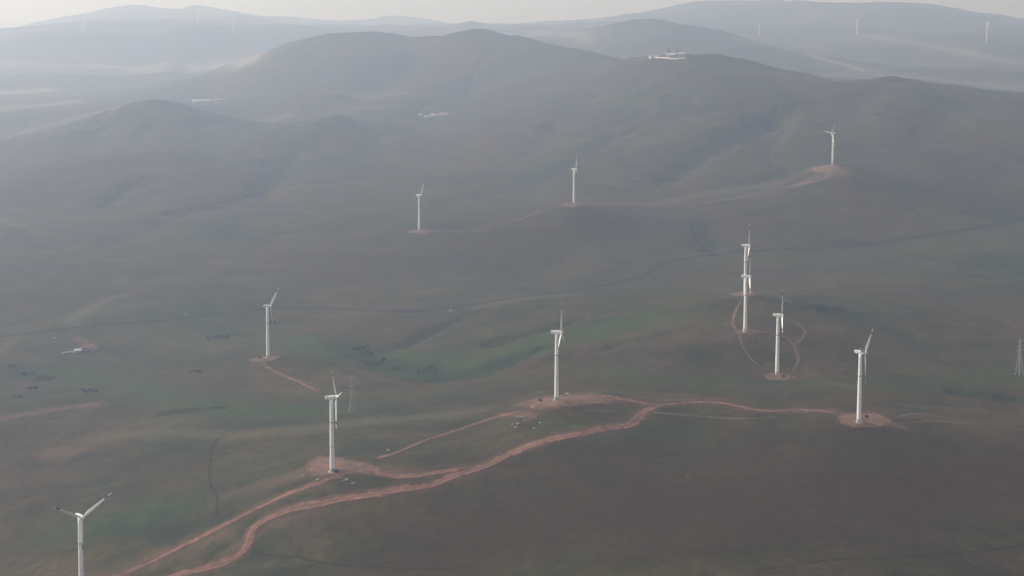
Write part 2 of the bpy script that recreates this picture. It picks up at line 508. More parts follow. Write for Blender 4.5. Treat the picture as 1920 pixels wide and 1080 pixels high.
def ground_material():
    m, nt, b = new_mat('steppe_grass')
    big = noise_tex(nt, 1 / 620., 4., .55, dist=.6)
    mid = noise_tex(nt, 1 / 150., 5., .6, dist=.4)
    med = noise_tex(nt, 1 / 42., 5., .65)
    small = noise_tex(nt, 1 / 9., 5., .7)
    fine = noise_tex(nt, 1 / 2.2, 3., .7)
    gpos = nt.nodes['geo'].outputs['Position']
    mp = node(nt, 'ShaderNodeMapping')
    mp.inputs['Rotation'].default_value = (0, 0, -.32)
    mp.inputs['Scale'].default_value = (.22, 1, 1)
    nt.links.new(gpos, mp.inputs['Vector'])
    streak = noise_tex(nt, 1 / 36., 6., .65, mp.outputs['Vector'], .5)
    tuft = noise_tex(nt, 1 / 5.5, 4., .6)
    patchy = noise_tex(nt, 1 / 210., 3., .55)
    brown = (.052, .031, .013); green = (.023, .033, .010); olive = (.080, .057, .018)
    c = mix(nt, rng_map(nt, big, .36, .64), brown, green)
    c = mix(nt, rng_map(nt, mid, .45, .75, 0, .75), c, olive)
    c = mix(nt, rng_map(nt, med, .46, .68, 0, .75), c, (.016, .020, .008))
    c = mix(nt, rng_map(nt, med, .5, .32, 0, .6), c, (.066, .041, .028))
    c = mix(nt, 1., c, rng_map(nt, small, .3, .7, .6, 1.4), 'MULTIPLY')
    c = mix(nt, 1., c, rng_map(nt, fine, .3, .7, .66, 1.34), 'MULTIPLY')
    c = mix(nt, 1., c, rng_map(nt, streak, .3, .7, .74, 1.28), 'MULTIPLY')
    tf = math_n(nt, 'MULTIPLY', rng_map(nt, tuft, .60, .70), rng_map(nt, patchy, .42, .6, .15, .85))
    c = mix(nt, tf, c, (.013, .018, .008))
    for nm, tint, k in (('dark_brown', (.034, .0185, .009), .85), ('meadow', (.030, .053, .012), .85)):
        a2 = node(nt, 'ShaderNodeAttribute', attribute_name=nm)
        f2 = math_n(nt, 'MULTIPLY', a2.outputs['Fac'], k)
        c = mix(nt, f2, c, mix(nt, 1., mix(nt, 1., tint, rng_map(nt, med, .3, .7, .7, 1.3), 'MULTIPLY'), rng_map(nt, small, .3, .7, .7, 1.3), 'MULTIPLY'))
    at = node(nt, 'ShaderNodeAttribute', attribute_name='cover')
    sep = node(nt, 'ShaderNodeSeparateColor')
    nt.links.new(at.outputs['Color'], sep.inputs[0])
    rag = rng_map(nt, noise_tex(nt, 1 / 16., 5., .7), .3, .7, .45, 1.25)
    rd = math_n(nt, 'MULTIPLY', sep.outputs[0], rag)
    lu = math_n(nt, 'MULTIPLY', sep.outputs[1], rag)
    dr = math_n(nt, 'MULTIPLY', sep.outputs[2], rag)
    c = mix(nt, math_n(nt, 'MINIMUM', dr, 1.), c, mix(nt, rng_map(nt, sep.outputs[2], .62, 1.), (.125, .103, .058), (.245, .21, .155)))
    c = mix(nt, math_n(nt, 'MINIMUM', lu, 1.), c, (.012, .026, .012))
    c = mix(nt, math_n(nt, 'MINIMUM', rd, 1.), c, (.165, .090, .066))
    nt.links.new(c, b.inputs['Base Color'])
    b.inputs['Roughness'].default_value = .95
    b.inputs['Specular IOR Level'].default_value = .1
    bp = node(nt, 'ShaderNodeBump', Strength=.5, Distance=1.2)
    nt.links.new(small, bp.inputs['Height'])
    nt.links.new(bp.outputs['Normal'], b.inputs['Normal'])
    return m


def strip_material(name, c1, c2, cover=1.0, soft=.35, ragged=.45):
    """worn earth whose edges break up into the grass"""
    m, nt, b = new_mat(name)
    f = noise_tex(nt, 1 / 7., 5., .65)
    g = noise_tex(nt, 1 / 30., 4., .6)
    c = mix(nt, rng_map(nt, g, .3, .7), c1, c2)
    c = mix(nt, 1., c, rng_map(nt, f, .3, .7, .55, 1.4), 'MULTIPLY')
    nt.links.new(c, b.inputs['Base Color'])
    b.inputs['Roughness'].default_value = .95
    b.inputs['Specular IOR Level'].default_value = .1
    at = node(nt, 'ShaderNodeAttribute', attribute_name='edge')
    e = math_n(nt, 'ADD', at.outputs['Fac'], rng_map(nt, noise_tex(nt, 1 / 5., 5., .7), .25, .75, -ragged, ragged))
    e = math_n(nt, 'ADD', e, rng_map(nt, noise_tex(nt, 1 / 26., 3., .6), .25, .75, -.22, .22))
    ax = node(nt, 'ShaderNodeAttribute', attribute_name='across')
    rut = rng_map(nt, math_n(nt, 'ABSOLUTE', math_n(nt, 'SUBTRACT', math_n(nt, 'ABSOLUTE', ax.outputs['Fac'], 0.), .3), 0.), .05, .16, 1.28, .88)
    c = mix(nt, 1., c, rut, 'MULTIPLY')
    nt.links.new(c, b.inputs['Base Color'])
    a = rng_map(nt, e, .95, .95 - soft, 0, cover)
    nt.links.new(a, b.inputs['Alpha'])
    return m


M_GROUND = ground_material()
M_DIRT = strip_material('red_dirt', (.215, .108, .074), (.140, .076, .054), .95, .55)
M_PAD = strip_material('trampled_red_earth', (.215, .120, .082), (.130, .080, .054), .95, .45, .3)
M_TRACK = strip_material('worn_track', (.17, .112, .080), (.13, .090, .066), .75, .7)
M_PALE = strip_material('pale_track', (.25, .21, .165), (.16, .125, .095), .42, .7)
M_FAINT = strip_material('faint_red_track', (.20, .118, .086), (.15, .094, .070), .75, .6)
M_COUNTRY = strip_material('old_asphalt', (.014, .015, .016), (.020, .021, .020), .95, .5)
M_DITCH = strip_material('overgrown_ditch', (.013, .017, .011), (.020, .020, .014), .6, .6)


def paint_material(name, base, dirt):
    m, nt, b = new_mat(name)
    tc = node(nt, 'ShaderNodeTexCoord')
    mp = node(nt, 'ShaderNodeMapping')
    mp.inputs['Scale'].default_value = (1, 1, .12)
    nt.links.new(tc.outputs['Object'], mp.inputs['Vector'])
    f = noise_tex(nt, .9, 5., .65, mp.outputs['Vector'])
    nt.links.new(mix(nt, rng_map(nt, f, .45, .8, 0, .5), base, dirt), b.inputs['Base Color'])
    b.inputs['Roughness'].default_value = .45
    return m


M_WHITE = paint_material('white_paint', (.86, .84, .80), (.66, .60, .53))
M_BLADE = paint_material('blade_gelcoat', (.80, .79, .77), (.66, .63, .59))
M_RED = simple_mat('faded_red_paint', (.16, .045, .035), .5)
M_BAND = simple_mat('flange_red_grey', (.34, .22, .19), .6)
M_JOINT = simple_mat('tower_joint', (.50, .47, .43), .6)
M_DULL = simple_mat('dull_sheet_roof', (.27, .27, .28), .7)
M_CONC = simple_mat('concrete', (.33, .31, .28), .9)
M_DOOR = simple_mat('grey_door', (.22, .23, .24), .5)
M_CAB = simple_mat('dark_cabinet_paint', (.030, .032, .034), .5)
M_CABROOF = simple_mat('cabinet_roof', (.045, .042, .042), .6)
M_STEEL = simple_mat('galvanised_steel', (.27, .28, .28), .6, metal=0.)
M_GLASSY = simple_mat('insulator_brown', (.10, .06, .05), .3)
M_WALL = simple_mat('whitewash', (.62, .60, .57), .9, .08)
M_CREAM = simple_mat('cream_render', (.58, .52, .42), .9, .1)
M_ROOF = simple_mat('red_roof_tiles', (.16, .075, .062), .8, .25)
M_PINK = simple_mat('faded_red_roof', (.44, .26, .23), .8, .2)
M_GREY = simple_mat('grey_sheet_roof', (.50, .50, .50), .6, .12)
M_WIN = simple_mat('dark_window', (.03, .035, .045), .2)
M_WOOD = simple_mat('dark_wood', (.10, .06, .04), .8)
M_ROCK = simple_mat('pale_rock', (.25, .235, .21), .95, .3, .5)
M_RUBBLE = simple_mat('concrete_slab', (.19, .185, .165), .95, .45, .6)
M_BARK = simple_mat('bark', (.05, .036, .026), .95)


def leaf_material(name, c1, c2):
    m, nt, b = new_mat(name)
    f = noise_tex(nt, .45, 4., .6)
    nt.links.new(mix(nt, rng_map(nt, f, .3, .7), c1, c2), b.inputs['Base Color'])
    b.inputs['Roughness'].default_value = .8
    b.inputs['Specular IOR Level'].default_value = .2
    return m


M_LEAF = leaf_material('dark_scrub_leaves', (.020, .030, .016), (.046, .056, .030))
M_CROWN = leaf_material('poplar_leaves', (.014, .022, .014), (.035, .045, .026))


# ------------------------------------------------------------------ object helpers
def tag(o, label=None, cat=None, group=None, kind=None):
    for k, v in (('label', label), ('category', cat), ('group', group), ('kind', kind)):
        if v:
            o[k] = v
    return o


def obj(name, bm, mats, parent=None, smooth=False):
    me = bpy.data.meshes.new(name)
    bm.normal_update()
    bm.to_mesh(me); bm.free()
    for m in (mats if isinstance(mats, (list, tuple)) else [mats]):
        me.materials.append(m)
    if smooth:
        me.polygons.foreach_set('use_smooth', [True] * len(me.polygons))
    o = bpy.data.objects.new(name, me)
    col.objects.link(o)
    if parent:
        o.parent = parent
    return o


def empty(name, loc, rz=0., s=1.):
    o = bpy.data.objects.new(name, None)
    o.empty_display_size = 5
    o.location = loc; o.rotation_euler = (0, 0, rz); o.scale = (s, s, s)
    col.objects.link(o)
    return o


def copy_tree(o, parent=None):
    c = o.copy()
    col.objects.link(c)
    if parent:
        c.parent = parent
    for ch in list(o.children):
        copy_tree(ch, c)
    return c


def add_box(bm, x0, x1, y0, y1, z0, z1, bev=0., mat=0):
    vs = [bm.verts.new((x, y, z)) for z in (z0, z1) for (x, y) in ((x0, y0), (x1, y0), (x1, y1), (x0, y1))]
    fs = [bm.faces.new([vs[i] for i in q]) for q in ((3, 2, 1, 0), (4, 5, 6, 7), (0, 1, 5, 4), (1, 2, 6, 5), (2, 3, 7, 6), (3, 0, 4, 7))]
    for f in fs:
        f.material_index = mat
    if bev:
        es = list({e for f in fs for e in f.edges})
        bmesh.ops.bevel(bm, geom=es, offset=bev, segments=3, affect='EDGES', profile=.5)
    return vs


def add_rings(bm, rings, seg=24, cap=True, axis='z', mat=None):
    """lathe: rings of (height, radius)"""
    prev = None
    for k, (h, r) in enumerate(rings):
        cur = []
        for i in range(seg):
            a = 2 * PI * i / seg
            p = (r * math.cos(a), r * math.sin(a), h) if axis == 'z' else (h, r * math.cos(a), r * math.sin(a))
            cur.append(bm.verts.new(p))
        if prev:
            for i in range(seg):
                f = bm.faces.new((prev[i], prev[(i + 1) % seg], cur[(i + 1) % seg], cur[i]))
                if mat:
                    f.material_index = mat[k - 1]
        elif cap:
            bm.faces.new(cur[::-1])
        prev = cur
    if cap:
        bm.faces.new(prev)


def add_bar(bm, a, b, w):
    a, b = Vector(a), Vector(b)
    d = (b - a).normalized()
    s = d.cross(Vector((0, 0, 1)) if abs(d.z) < .9 else Vector((1, 0, 0))).normalized() * w / 2
    t = d.cross(s).normalized() * w / 2
    v = [bm.verts.new(p + q) for p in (a, b) for q in (s + t, s - t, -s - t, -s + t)]
    for q in ((0, 1, 2, 3), (7, 6, 5, 4), (0, 4, 5, 1), (1, 5, 6, 2), (2, 6, 7, 3), (3, 7, 4, 0)):
        bm.faces.new([v[i] for i in q])


# ------------------------------------------------------------------ ground mesh
def build_ground():
    verts = np.stack([VX, VY, ZG.ravel()], 1)
    verts = np.concatenate([verts, [[0, 0, 5.0]]])
    a = np.arange(NA); b = (a + 1) % NA
    j = np.arange(NR - 1)
    i0 = (a[:, None] * NR + j[None, :]).ravel(); i1 = (b[:, None] * NR + j[None, :]).ravel()
    quads = np.stack([i0, i0 + 1, i1 + 1, i1], 1)
    tris = np.stack([a * NR, b * NR, np.full(NA, NA * NR)], 1)
    # winding so that normals point up
    quads = quads[:, ::1]; tris = tris[:, ::-1]
    me = bpy.data.meshes.new('ground')
    me.vertices.add(len(verts)); me.vertices.foreach_set('co', verts.ravel())
    loops = np.concatenate([quads.ravel(), tris.ravel()])
    me.loops.add(len(loops)); me.loops.foreach_set('vertex_index', loops.astype(np.int32))
    nq, nt_ = len(quads), len(tris)
    start = np.concatenate([np.arange(nq) * 4, nq * 4 + np.arange(nt_) * 3])
    me.polygons.add(nq + nt_)
    me.polygons.foreach_set('loop_start', start.astype(np.int32))
    me.polygons.foreach_set('use_smooth', np.ones(nq + nt_, bool))
    me.update(calc_edges=True)
    me.validate()
    if me.polygons[nq // 2].normal.z < 0:
        me.flip_normals()
    at = me.attributes.new('cover', 'FLOAT_COLOR', 'POINT')
    c = np.ones((len(verts), 4)); c[:-1, 0] = red; c[:-1, 1] = lush; c[:-1, 2] = dry; c[-1, :3] = 0
    at.data.foreach_set('color', c.ravel())
    for nm, arr in (('dark_brown', dark_brown), ('meadow', meadow)):
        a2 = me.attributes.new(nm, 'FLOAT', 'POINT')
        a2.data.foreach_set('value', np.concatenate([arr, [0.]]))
    me.materials.append(M_GROUND)
    o = bpy.data.objects.new('ground', me)
    col.objects.link(o)
    o['kind'] = 'structure'
    return o


build_ground()


# ------------------------------------------------------------------ roads and pads
def strip(name, pts, width, mat, lift=.3, rag=.25, end_fade=True, metres=4.):
    w = world_line(pts, 6., metres)
    n_ = len(w)
    V, E, X = [], [], []
    berms = .9 if name == 'dirt_road' else 0.
    ca = 13
    for k, p in enumerate(w):
        a = w[max(0, k - 1)]; b = w[min(n_ - 1, k + 1)]
        d = (b - a) / max(1e-6, np.linalg.norm(b - a))
        s = np.array((d[1], -d[0]))
        hw = width * .5 * (1.35 + rag * (math.sin(k * .21 + p[0] * .013) * .5 + rng.uniform(-.5, .5) * .5))
        off = float(vnoise(np.array([p[0] / 28]), np.array([p[1] / 28]), 91)[0]) * width * .16
        fe = 0.
        if end_fade:
            fe = max(0., 1 - min(k, n_ - 1 - k) / 5.)
        for i in range(ca):
            t = i / (ca - 1) * 2 - 1
            x, y = p + s * (t * hw + off)
            berm = berms * max(0, 1 - abs(abs(t) - .72) / .2) * max(0, .55 + .9 * float(vnoise(np.array([x / 14]), np.array([y / 14]), 93)[0]))
            V.append((x, y, terrain_z(x, y) + lift + berm))
            E.append(max(abs(t), fe)); X.append(t)
    F = [(k * ca + i, k * ca + i + 1, (k + 1) * ca + i + 1, (k + 1) * ca + i) for k in range(n_ - 1) for i in range(ca - 1)]
    return drape(name, V, F, E, mat, X)


def drape(name, V, F, E, mat, X=None):
    me = bpy.data.meshes.new(name)
    me.from_pydata(V, [], F)
    me.polygons.foreach_set('use_smooth', [True] * len(F))
    me.update()
    if sum(p.normal.z for p in me.polygons) < 0:
        me.flip_normals()
    at = me.attributes.new('edge', 'FLOAT', 'POINT')
    at.data.foreach_set('value', E)
    if X:
        ax_ = me.attributes.new('across', 'FLOAT', 'POINT')
        ax_.data.foreach_set('value', X)
    me.materials.append(mat)
    o = bpy.data.objects.new(name, me)
    col.objects.link(o)
    o['kind'] = 'structure'
    return o


def pad(outline, centre, mat=None, lift=.22):
    c = on_ground(*centre)
    pts = spline(list(outline) + [outline[0]], 5.)[:-1]
    ring = [on_ground(*q) for q in pts]
    V = [(c.x, c.y, terrain_z(c.x, c.y) + lift)]; E = [0.]
    nr, ns = 14, len(ring)
    for r in range(1, nr + 1):
        f = r / nr * 1.12
        for q in ring:
            x, y = c.x + (q.x - c.x) * f, c.y + (q.y - c.y) * f
            V.append((x, y, terrain_z(x, y) + lift)); E.append(min(1.25, f ** 2.2 * .92))
    F = [(0, 1 + i, 1 + (i + 1) % ns) for i in range(ns)]
    for r in range(nr - 1):
        for i in range(ns):
            a, b = 1 + r * ns + i, 1 + r * ns + (i + 1) % ns
            F.append((a, a + ns, b + ns, b))
    return drape('dirt_pad', V, F, E, mat or M_PAD)


pad([(572, 862), (600, 853), (650, 858), (700, 870), (735, 884), (700, 893), (640, 893), (590, 896), (570, 885)], (640, 877))
pad([(985, 750), (1030, 740), (1090, 735), (1150, 741), (1175, 750), (1140, 757), (1075, 764), (1010, 770), (975, 768)], (1065, 752))
pad([(1562, 780), (1600, 772), (1640, 770), (1668, 783), (1678, 795), (1650, 803), (1600, 803), (1572, 795)], (1618, 787))
pad([(1428, 704), (1455, 697), (1485, 702), (1498, 709), (1470, 713), (1435, 712)], (1460, 706))
pad([(1362, 551), (1395, 544), (1420, 548), (1418, 556), (1390, 559), (1366, 556)], (1391, 552))
pad([(1378, 620), (1398, 617), (1425, 620), (1420, 626), (1395, 628), (1380, 626)], (1400, 622))
pad([(462, 675), (495, 668), (530, 667), (515, 676), (490, 681), (470, 680)], (494, 674))
pad([(762, 433), (786, 430), (814, 432), (806, 437), (785, 439), (765, 437)], (787, 434))
pad([(1050, 382), (1076, 378), (1098, 381), (1092, 388), (1072, 390), (1052, 387)], (1075, 384))
pad([(1515, 313), (1560, 307), (1582, 315), (1580, 325), (1545, 326), (1518, 322)], (1552, 317))
pad([(1548, 766), (1572, 768), (1572, 778), (1545, 776), (1500, 775), (1440, 775), (1450, 768), (1500, 766)], (1510, 771), M_TRACK, .2)

main_road = strip('dirt_road', [(300, 1092), (345, 1076), (430, 1050), (462, 1022), (474, 990), (520, 965), (620, 940), (720, 923), (805, 912), (850, 895), (905, 876), (960, 848),
                  (1030, 825), (1120, 806), (1175, 796), (1205, 778), (1222, 763), (1250, 757)], 10.5, M_DIRT, .34)
strip('dirt_road', [(690, 886), (740, 893), (800, 891), (858, 882), (885, 878)], 8.5, M_DIRT, .38)
strip('dirt_road', [(645, 892), (620, 897), (598, 905), (540, 926), (470, 960), (400, 995), (330, 1030), (270, 1060), (215, 1084), (150, 1112)], 7, M_DIRT, .34)
strip('dirt_road', [(1120, 743), (1160, 748), (1205, 757), (1232, 762)], 10, M_DIRT, .4)
strip('dirt_road', [(1225, 761), (1290, 756), (1360, 758), (1430, 771), (1500, 769), (1565, 776)], 6.5, M_DIRT, .3)
strip('dirt_track', [(1090, 770), (1180, 773), (1250, 775), (1310, 781), (1400, 786), (1470, 780)], 3, M_PALE, .26)
strip('dirt_track', [(1672, 795), (1760, 791), (1850, 795), (1930, 798)], 3, M_PALE, .26)
strip('dirt_track', [(1670, 786), (1715, 776), (1780, 784), (1850, 790), (1930, 796)], 4.5, M_TRACK, .32)
strip('dirt_road', [(990, 768), (930, 783), (870, 803), (800, 826), (750, 847), (705, 862)], 6, M_DIRT, .32)
strip('dirt_road', [(488, 676), (505, 692), (540, 708), (575, 722), (600, 738)], 7, M_FAINT, .32)
strip('dirt_track', [(-20, 788), (60, 776), (100, 769), (140, 760), (190, 754)], 3.5, M_FAINT, .3)
strip('dirt_track', [(1388, 622), (1385, 634), (1395, 655), (1410, 676), (1428, 691), (1440, 702)], 3, M_TRACK, .3)
strip('dirt_track', [(1405, 622), (1440, 623), (1470, 631), (1490, 650), (1497, 675), (1490, 694), (1475, 704)], 4.5, M_TRACK, .3)
strip('dirt_track', [(1390, 622), (1375, 613), (1373, 600), (1380, 580), (1392, 560)], 4, M_FAINT, .3)
strip('dirt_track', [(1412, 547), (1445, 552), (1470, 560), (1490, 575)], 5, M_FAINT, .3)
strip('dirt_track', [(1465, 593), (1498, 608), (1511, 625), (1500, 640), (1486, 648)], 3.5, M_FAINT, .3)
strip('dirt_track', [(1020, 388), (1050, 385), (1076, 384), (1200, 381), (1310, 384)], 8, M_TRACK, .4, metres=8)
strip('dirt_track', [(1300, 384), (1380, 372), (1440, 358), (1500, 347), (1560, 333), (1582, 320)], 9, M_TRACK, .5, metres=8)
strip('dirt_track', [(1440, 352), (1480, 336), (1525, 320)], 6, M_FAINT, .4, metres=8)
strip('dirt_track', [(800, 434), (860, 433), (925, 435)], 5, M_TRACK, .4, metres=8)
strip('dirt_track', [(940, 425), (1000, 402), (1045, 388)], 5, M_FAINT, .4, metres=8)
strip('dirt_track', [(1600, 294), (1640, 300), (1700, 318), (1790, 338)], 6, M_PALE, .4, metres=8)
strip('dirt_track', [(1160, 480), (1230, 470), (1330, 478)], 4, M_PALE, .4, metres=8)
strip('country_road', [(230, 608), (300, 602), (400, 590), (500, 579), (560, 578), (640, 580), (720, 583), (795, 585)], 11, M_COUNTRY, .4, metres=6)
strip('country_road', [(-20, 634), (60, 625), (150, 614), (240, 607)], 10, M_COUNTRY, .5, metres=6)
strip('country_road', [(785, 585), (830, 580), (870, 573), (930, 565), (1000, 554), (1100, 541), (1200, 520), (1235, 498), (1300, 483), (1420, 470), (1600, 461), (1750, 440), (1930, 411)], 12, M_COUNTRY, .4, metres=8)
strip('dirt_track', [(1140, 296), (1210, 270), (1290, 258)], 6, M_FAINT, .6, metres=10)
strip('ditch', [(408, 978), (405, 955), (409, 932), (396, 915), (393, 890), (396, 855), (401, 832), (428, 808)], 2.4, M_DITCH, .26)
strip('ditch', [(470, 1040), (540, 1043), (620, 1058), (720, 1065), (845, 1068)], 1.8, M_DITCH, .26)
strip('ditch', [(1410, 1072), (1560, 1051), (1720, 1043), (1860, 1031), (1930, 1021)], 2.0, M_DITCH, .26)
strip('ditch', [(55, 498), (110, 487), (140, 478), (165, 461)], 5, M_DITCH, .4, metres=8)
strip('ditch', [(510, 438), (590, 434), (655, 424)], 7, M_DITCH, .5, metres=8)
strip('ditch', [(180, 392), (235, 355), (275, 330)], 8, M_DITCH, .5, metres=8)
strip('ditch', [(300, 404), (420, 380), (500, 358)], 6, M_DITCH, .5, metres=8)
strip('ditch', [(1380, 398), (1430, 406), (1460, 404)], 6, M_DITCH, .5, metres=8)
strip('ditch', [(640, 694), (720, 720), (780, 727), (850, 722), (950, 690), (1010, 655)], 3.5, M_DITCH, .3)
strip('ditch', [(310, 773), (380, 767), (440, 762)], 3, M_DITCH, .3)


# ------------------------------------------------------------------ wind turbine
def blade_mesh():
    """lofted blade pointing up +Z from the hub centre, length 27 m, red band near the tip"""
    bm = bmesh.new()
    L = 27.0
    st = [(.9, .62, 1.24, 0), (2.2, .62, 1.24, 4), (4.0, .52, 1.9, 14), (6.0, .44, 2.35, 13), (9.0, .34, 2.15, 10), (13, .26, 1.8, 7), (17, .19, 1.45, 4), (20.2, .15, 1.2, 2.5),
          (20.25, .15, 1.2, 2.5), (23.4, .11, .95, 1), (23.45, .11, .95, 1), (25.6, .08, .7, 0), (26.7, .05, .42, 0), (L, .02, .12, 0)]
    seg = 14
    prev = None
    for k, (z, th, ch, tw) in enumerate(st):
        a = -R(tw + 28)
        cur = []
        for i in range(seg):
            t = 2 * PI * i / seg
            c = math.cos(t) * (ch if z < 3 else ch * 1.1) / 2
            thick = math.sin(t) * th / 2 * (1 if z < 3 else (1 + .55 * math.cos(t)))
            ch_ = ch if z < 3 else ch * 1.1
            shift = 0 if z < 3 else -ch_ * .14
            x, y = thick, c + shift
            cur.append(bm.verts.new((x * math.cos(a) - y * math.sin(a), x * math.sin(a) + y * math.cos(a), z)))
        if prev:
            for i in range(seg):
                f = bm.faces.new((prev[i], prev[(i + 1) % seg], cur[(i + 1) % seg], cur[i]))
                f.material_index = 1 if st[k - 1][0] >= 20.2 and z <= 23.45 else 0
        else:
            bm.faces.new(cur[::-1])
        prev = cur
    bm.faces.new(prev)
    bmesh.ops.recalc_face_normals(bm, faces=bm.faces)
    return bm


HUBX = 4.1


def make_turbine():
    root = empty('wind_turbine', (0, 0, 0))
    bm = bmesh.new()
    rb, rt, top = 1.95, 1.38, HUB - 1.45
    prof = [(.35 + (top - .35) * k / 16, rb + (rt - rb) * (k / 16) ** 1.15) for k in range(17)]
    add_rings(bm, prof, 28)
    tower = obj('tower', bm, M_WHITE, root, True)
    bm = bmesh.new()                                           # flange ring that shows as a dark line
    zr = 39.5
    rr = rb + (rt - rb) * ((zr - .35) / (top - .35)) ** 1.15
    add_rings(bm, [(zr, rr + .01), (zr, rr + .09), (zr + .75, rr + .09), (zr + .75, rr + .01)], 28, False)
    obj('flange_ring', bm, M_BAND, tower, True)
    bm = bmesh.new()
    zr = 20.0
    rr = rb + (rt - rb) * ((zr - .35) / (top - .35)) ** 1.15
    add_rings(bm, [(zr, rr + .01), (zr, rr + .06), (zr + .35, rr + .06), (zr + .35, rr + .01)], 28, False)
    obj('flange_ring', bm, M_JOINT, tower, True)
    bm = bmesh.new()
    add_box(bm, -.55, .55, -2.06, -1.9, .9, 3.2, .03)
    add_box(bm, -.65, .65, -2.9, -1.95, .3, .86)
    obj('door', bm, M_DOOR, tower)
    bm = bmesh.new()
    add_rings(bm, [(-1.2, 3.4), (.18, 3.4), (.34, 3.1)], 28)
    obj('foundation', bm, M_CONC, root)
    bm = bmesh.new()                                           # nacelle: rounded box tapering to the tail
    secs = [(-5.0, .85, .95, .1), (-4.8, 1.1, 1.15, .06), (-2.5, 1.3, 1.38, 0), (1.6, 1.35, 1.42, 0), (2.6, 1.25, 1.3, 0), (2.9, 1.05, 1.1, 0)]
    prev = None
    for (x, hy_, hz_, up) in secs:
        cur = []
        for i in range(24):
            t = 2 * PI * i / 24
            c, s = math.cos(t), math.sin(t)
            p = .38
            cur.append(bm.verts.new((x, math.copysign(abs(c) ** p, c) * hy_, HUB + up + math.copysign(abs(s) ** p, s) * hz_)))
        if prev:
            for i in range(24):
                bm.faces.new((prev[i], prev[(i + 1) % 24], cur[(i + 1) % 24], cur[i]))
        else:
            bm.faces.new(cur[::-1])
        prev = cur
    bm.faces.new(prev)
    bmesh.ops.recalc_face_normals(bm, faces=bm.faces)
    nac = obj('nacelle', bm, M_WHITE, root, False)
    bm = bmesh.new()
    add_box(bm, -4.6, -3.3, -.6, .6, HUB + 1.38, HUB + 1.7, .05)
    add_bar(bm, (-4.6, .3, HUB + 1.1), (-4.6, .3, HUB + 2.8), .08)
    add_bar(bm, (-4.6, -.1, HUB + 2.7), (-4.6, .7, HUB + 2.7), .08)
    obj('wind_vane', bm, M_DOOR, nac)
    bm = bmesh.new()
    add_rings(bm, [(2.95, 1.15), (3.2, 1.35), (4.3, 1.38), (5.0, 1.15), (5.5, .75), (5.75, .3), (5.8, .05)], 24, True, 'x')
    for v in bm.verts:
        v.co.z += HUB
    bmesh.ops.recalc_face_normals(bm, faces=bm.faces)
    obj('hub', bm, M_WHITE, root, True)
    b0 = obj('blade', blade_mesh(), [M_BLADE, M_RED], root, True)
    for k in range(3):
        b = b0 if k == 0 else b0.copy()
        if k:
            col.objects.link(b); b.parent = root
        b.location = (HUBX, 0, HUB)
        b.rotation_euler = (-R(120 * k), 0, 0)
    return root


proto = make_turbine()
NEAR_LABELS = [
    'white turbine cut off by the bottom edge, two blades raised in a wide V',
    'white turbine on the red pad by the road fork, one blade pointing sideways',
    'white turbine on a small red patch left of the lattice pylon, one blade tilted up',
    'white turbine on the long pale red pad, one blade straight up',
    'nearer of two white turbines in one line, its hub overlapping the other tower',
    'farther of two white turbines in one line, top blade above all of that pair',
    'white turbine on an oval red pad inside the loop track, one blade straight up',
    'white turbine on the round red pad, one blade tilted up, another hanging down',
    'small white turbine on a thin pale disc of earth, leftmost of the three hazy ones',
    'small white turbine at the end of the pale straight track, middle of three hazy ones',
    'small white turbine on the pinkish hilltop pad, a blade stretched to the left',
]
GROUP_T = 'white wind turbines on the hills'


def set_turbine(o, base, s, yaw, th, label):
    a = R(yaw)
    o.location = base
    o.rotation_euler = (0, 0, math.atan2(-math.cos(a), math.sin(a)))
    o.scale = (s, s, s)
    tag(o, label, 'wind turbine', GROUP_T)
    k = 0
    for ch in o.children:
        if ch.name.startswith('blade'):
            ch.rotation_euler = (-R(th + 120 * k), 0, 0)
            k += 1


FAR = [  # base x, base y, hub y, yaw, rotor, label
    (1424, 66, 44, 70, 20, 'very faint short white turbine in the haze right of the hilltop compound'),
    (1607, 66, 37, 60, 50, 'very faint white turbine in the haze, middle of the three on the right mountain'),
    (1850, 79, 37, 75, 10, 'tall faint white turbine in the haze, rightmost of all turbines'),
    (157, 60, 32, 50, 40, 'barely visible turbine on the far left mountain, leftmost of those in the haze'),
    (372, 46, 20, 40, 60, 'barely visible turbine below the second summit of the far left mountain'),
    (437, 63, 37, 60, 15, 'barely visible turbine on the right shoulder of the far left mountain'),
    (567, 47, 33, 45, 0, 'barely visible turbine on the low pass right of the far left mountain'),
]
all_t = []
for i, (bx, by, hy, s, ya, th) in enumerate(TURB):
    base = on_ground(bx, by)
    o = proto if i == 0 else copy_tree(proto)
    set_turbine(o, (base.x, base.y, base.z), s, ya, th, NEAR_LABELS[i])
    all_t.append(o)
for (bx, by, hy, ya, th, lab) in FAR:
    base = on_ground(bx, by)
    d = math.hypot(base.x, base.y)
    lo, hi = .5, 3.
    for _ in range(30):
        s = (lo + hi) / 2
        if project_y(base.x, base.y, base.z + HUB * s) > hy:
            lo = s
        else:
            hi = s
    o = copy_tree(proto)
    set_turbine(o, (base.x, base.y, base.z), min(1.7, s), ya, th, lab)
    all_t.append(o)


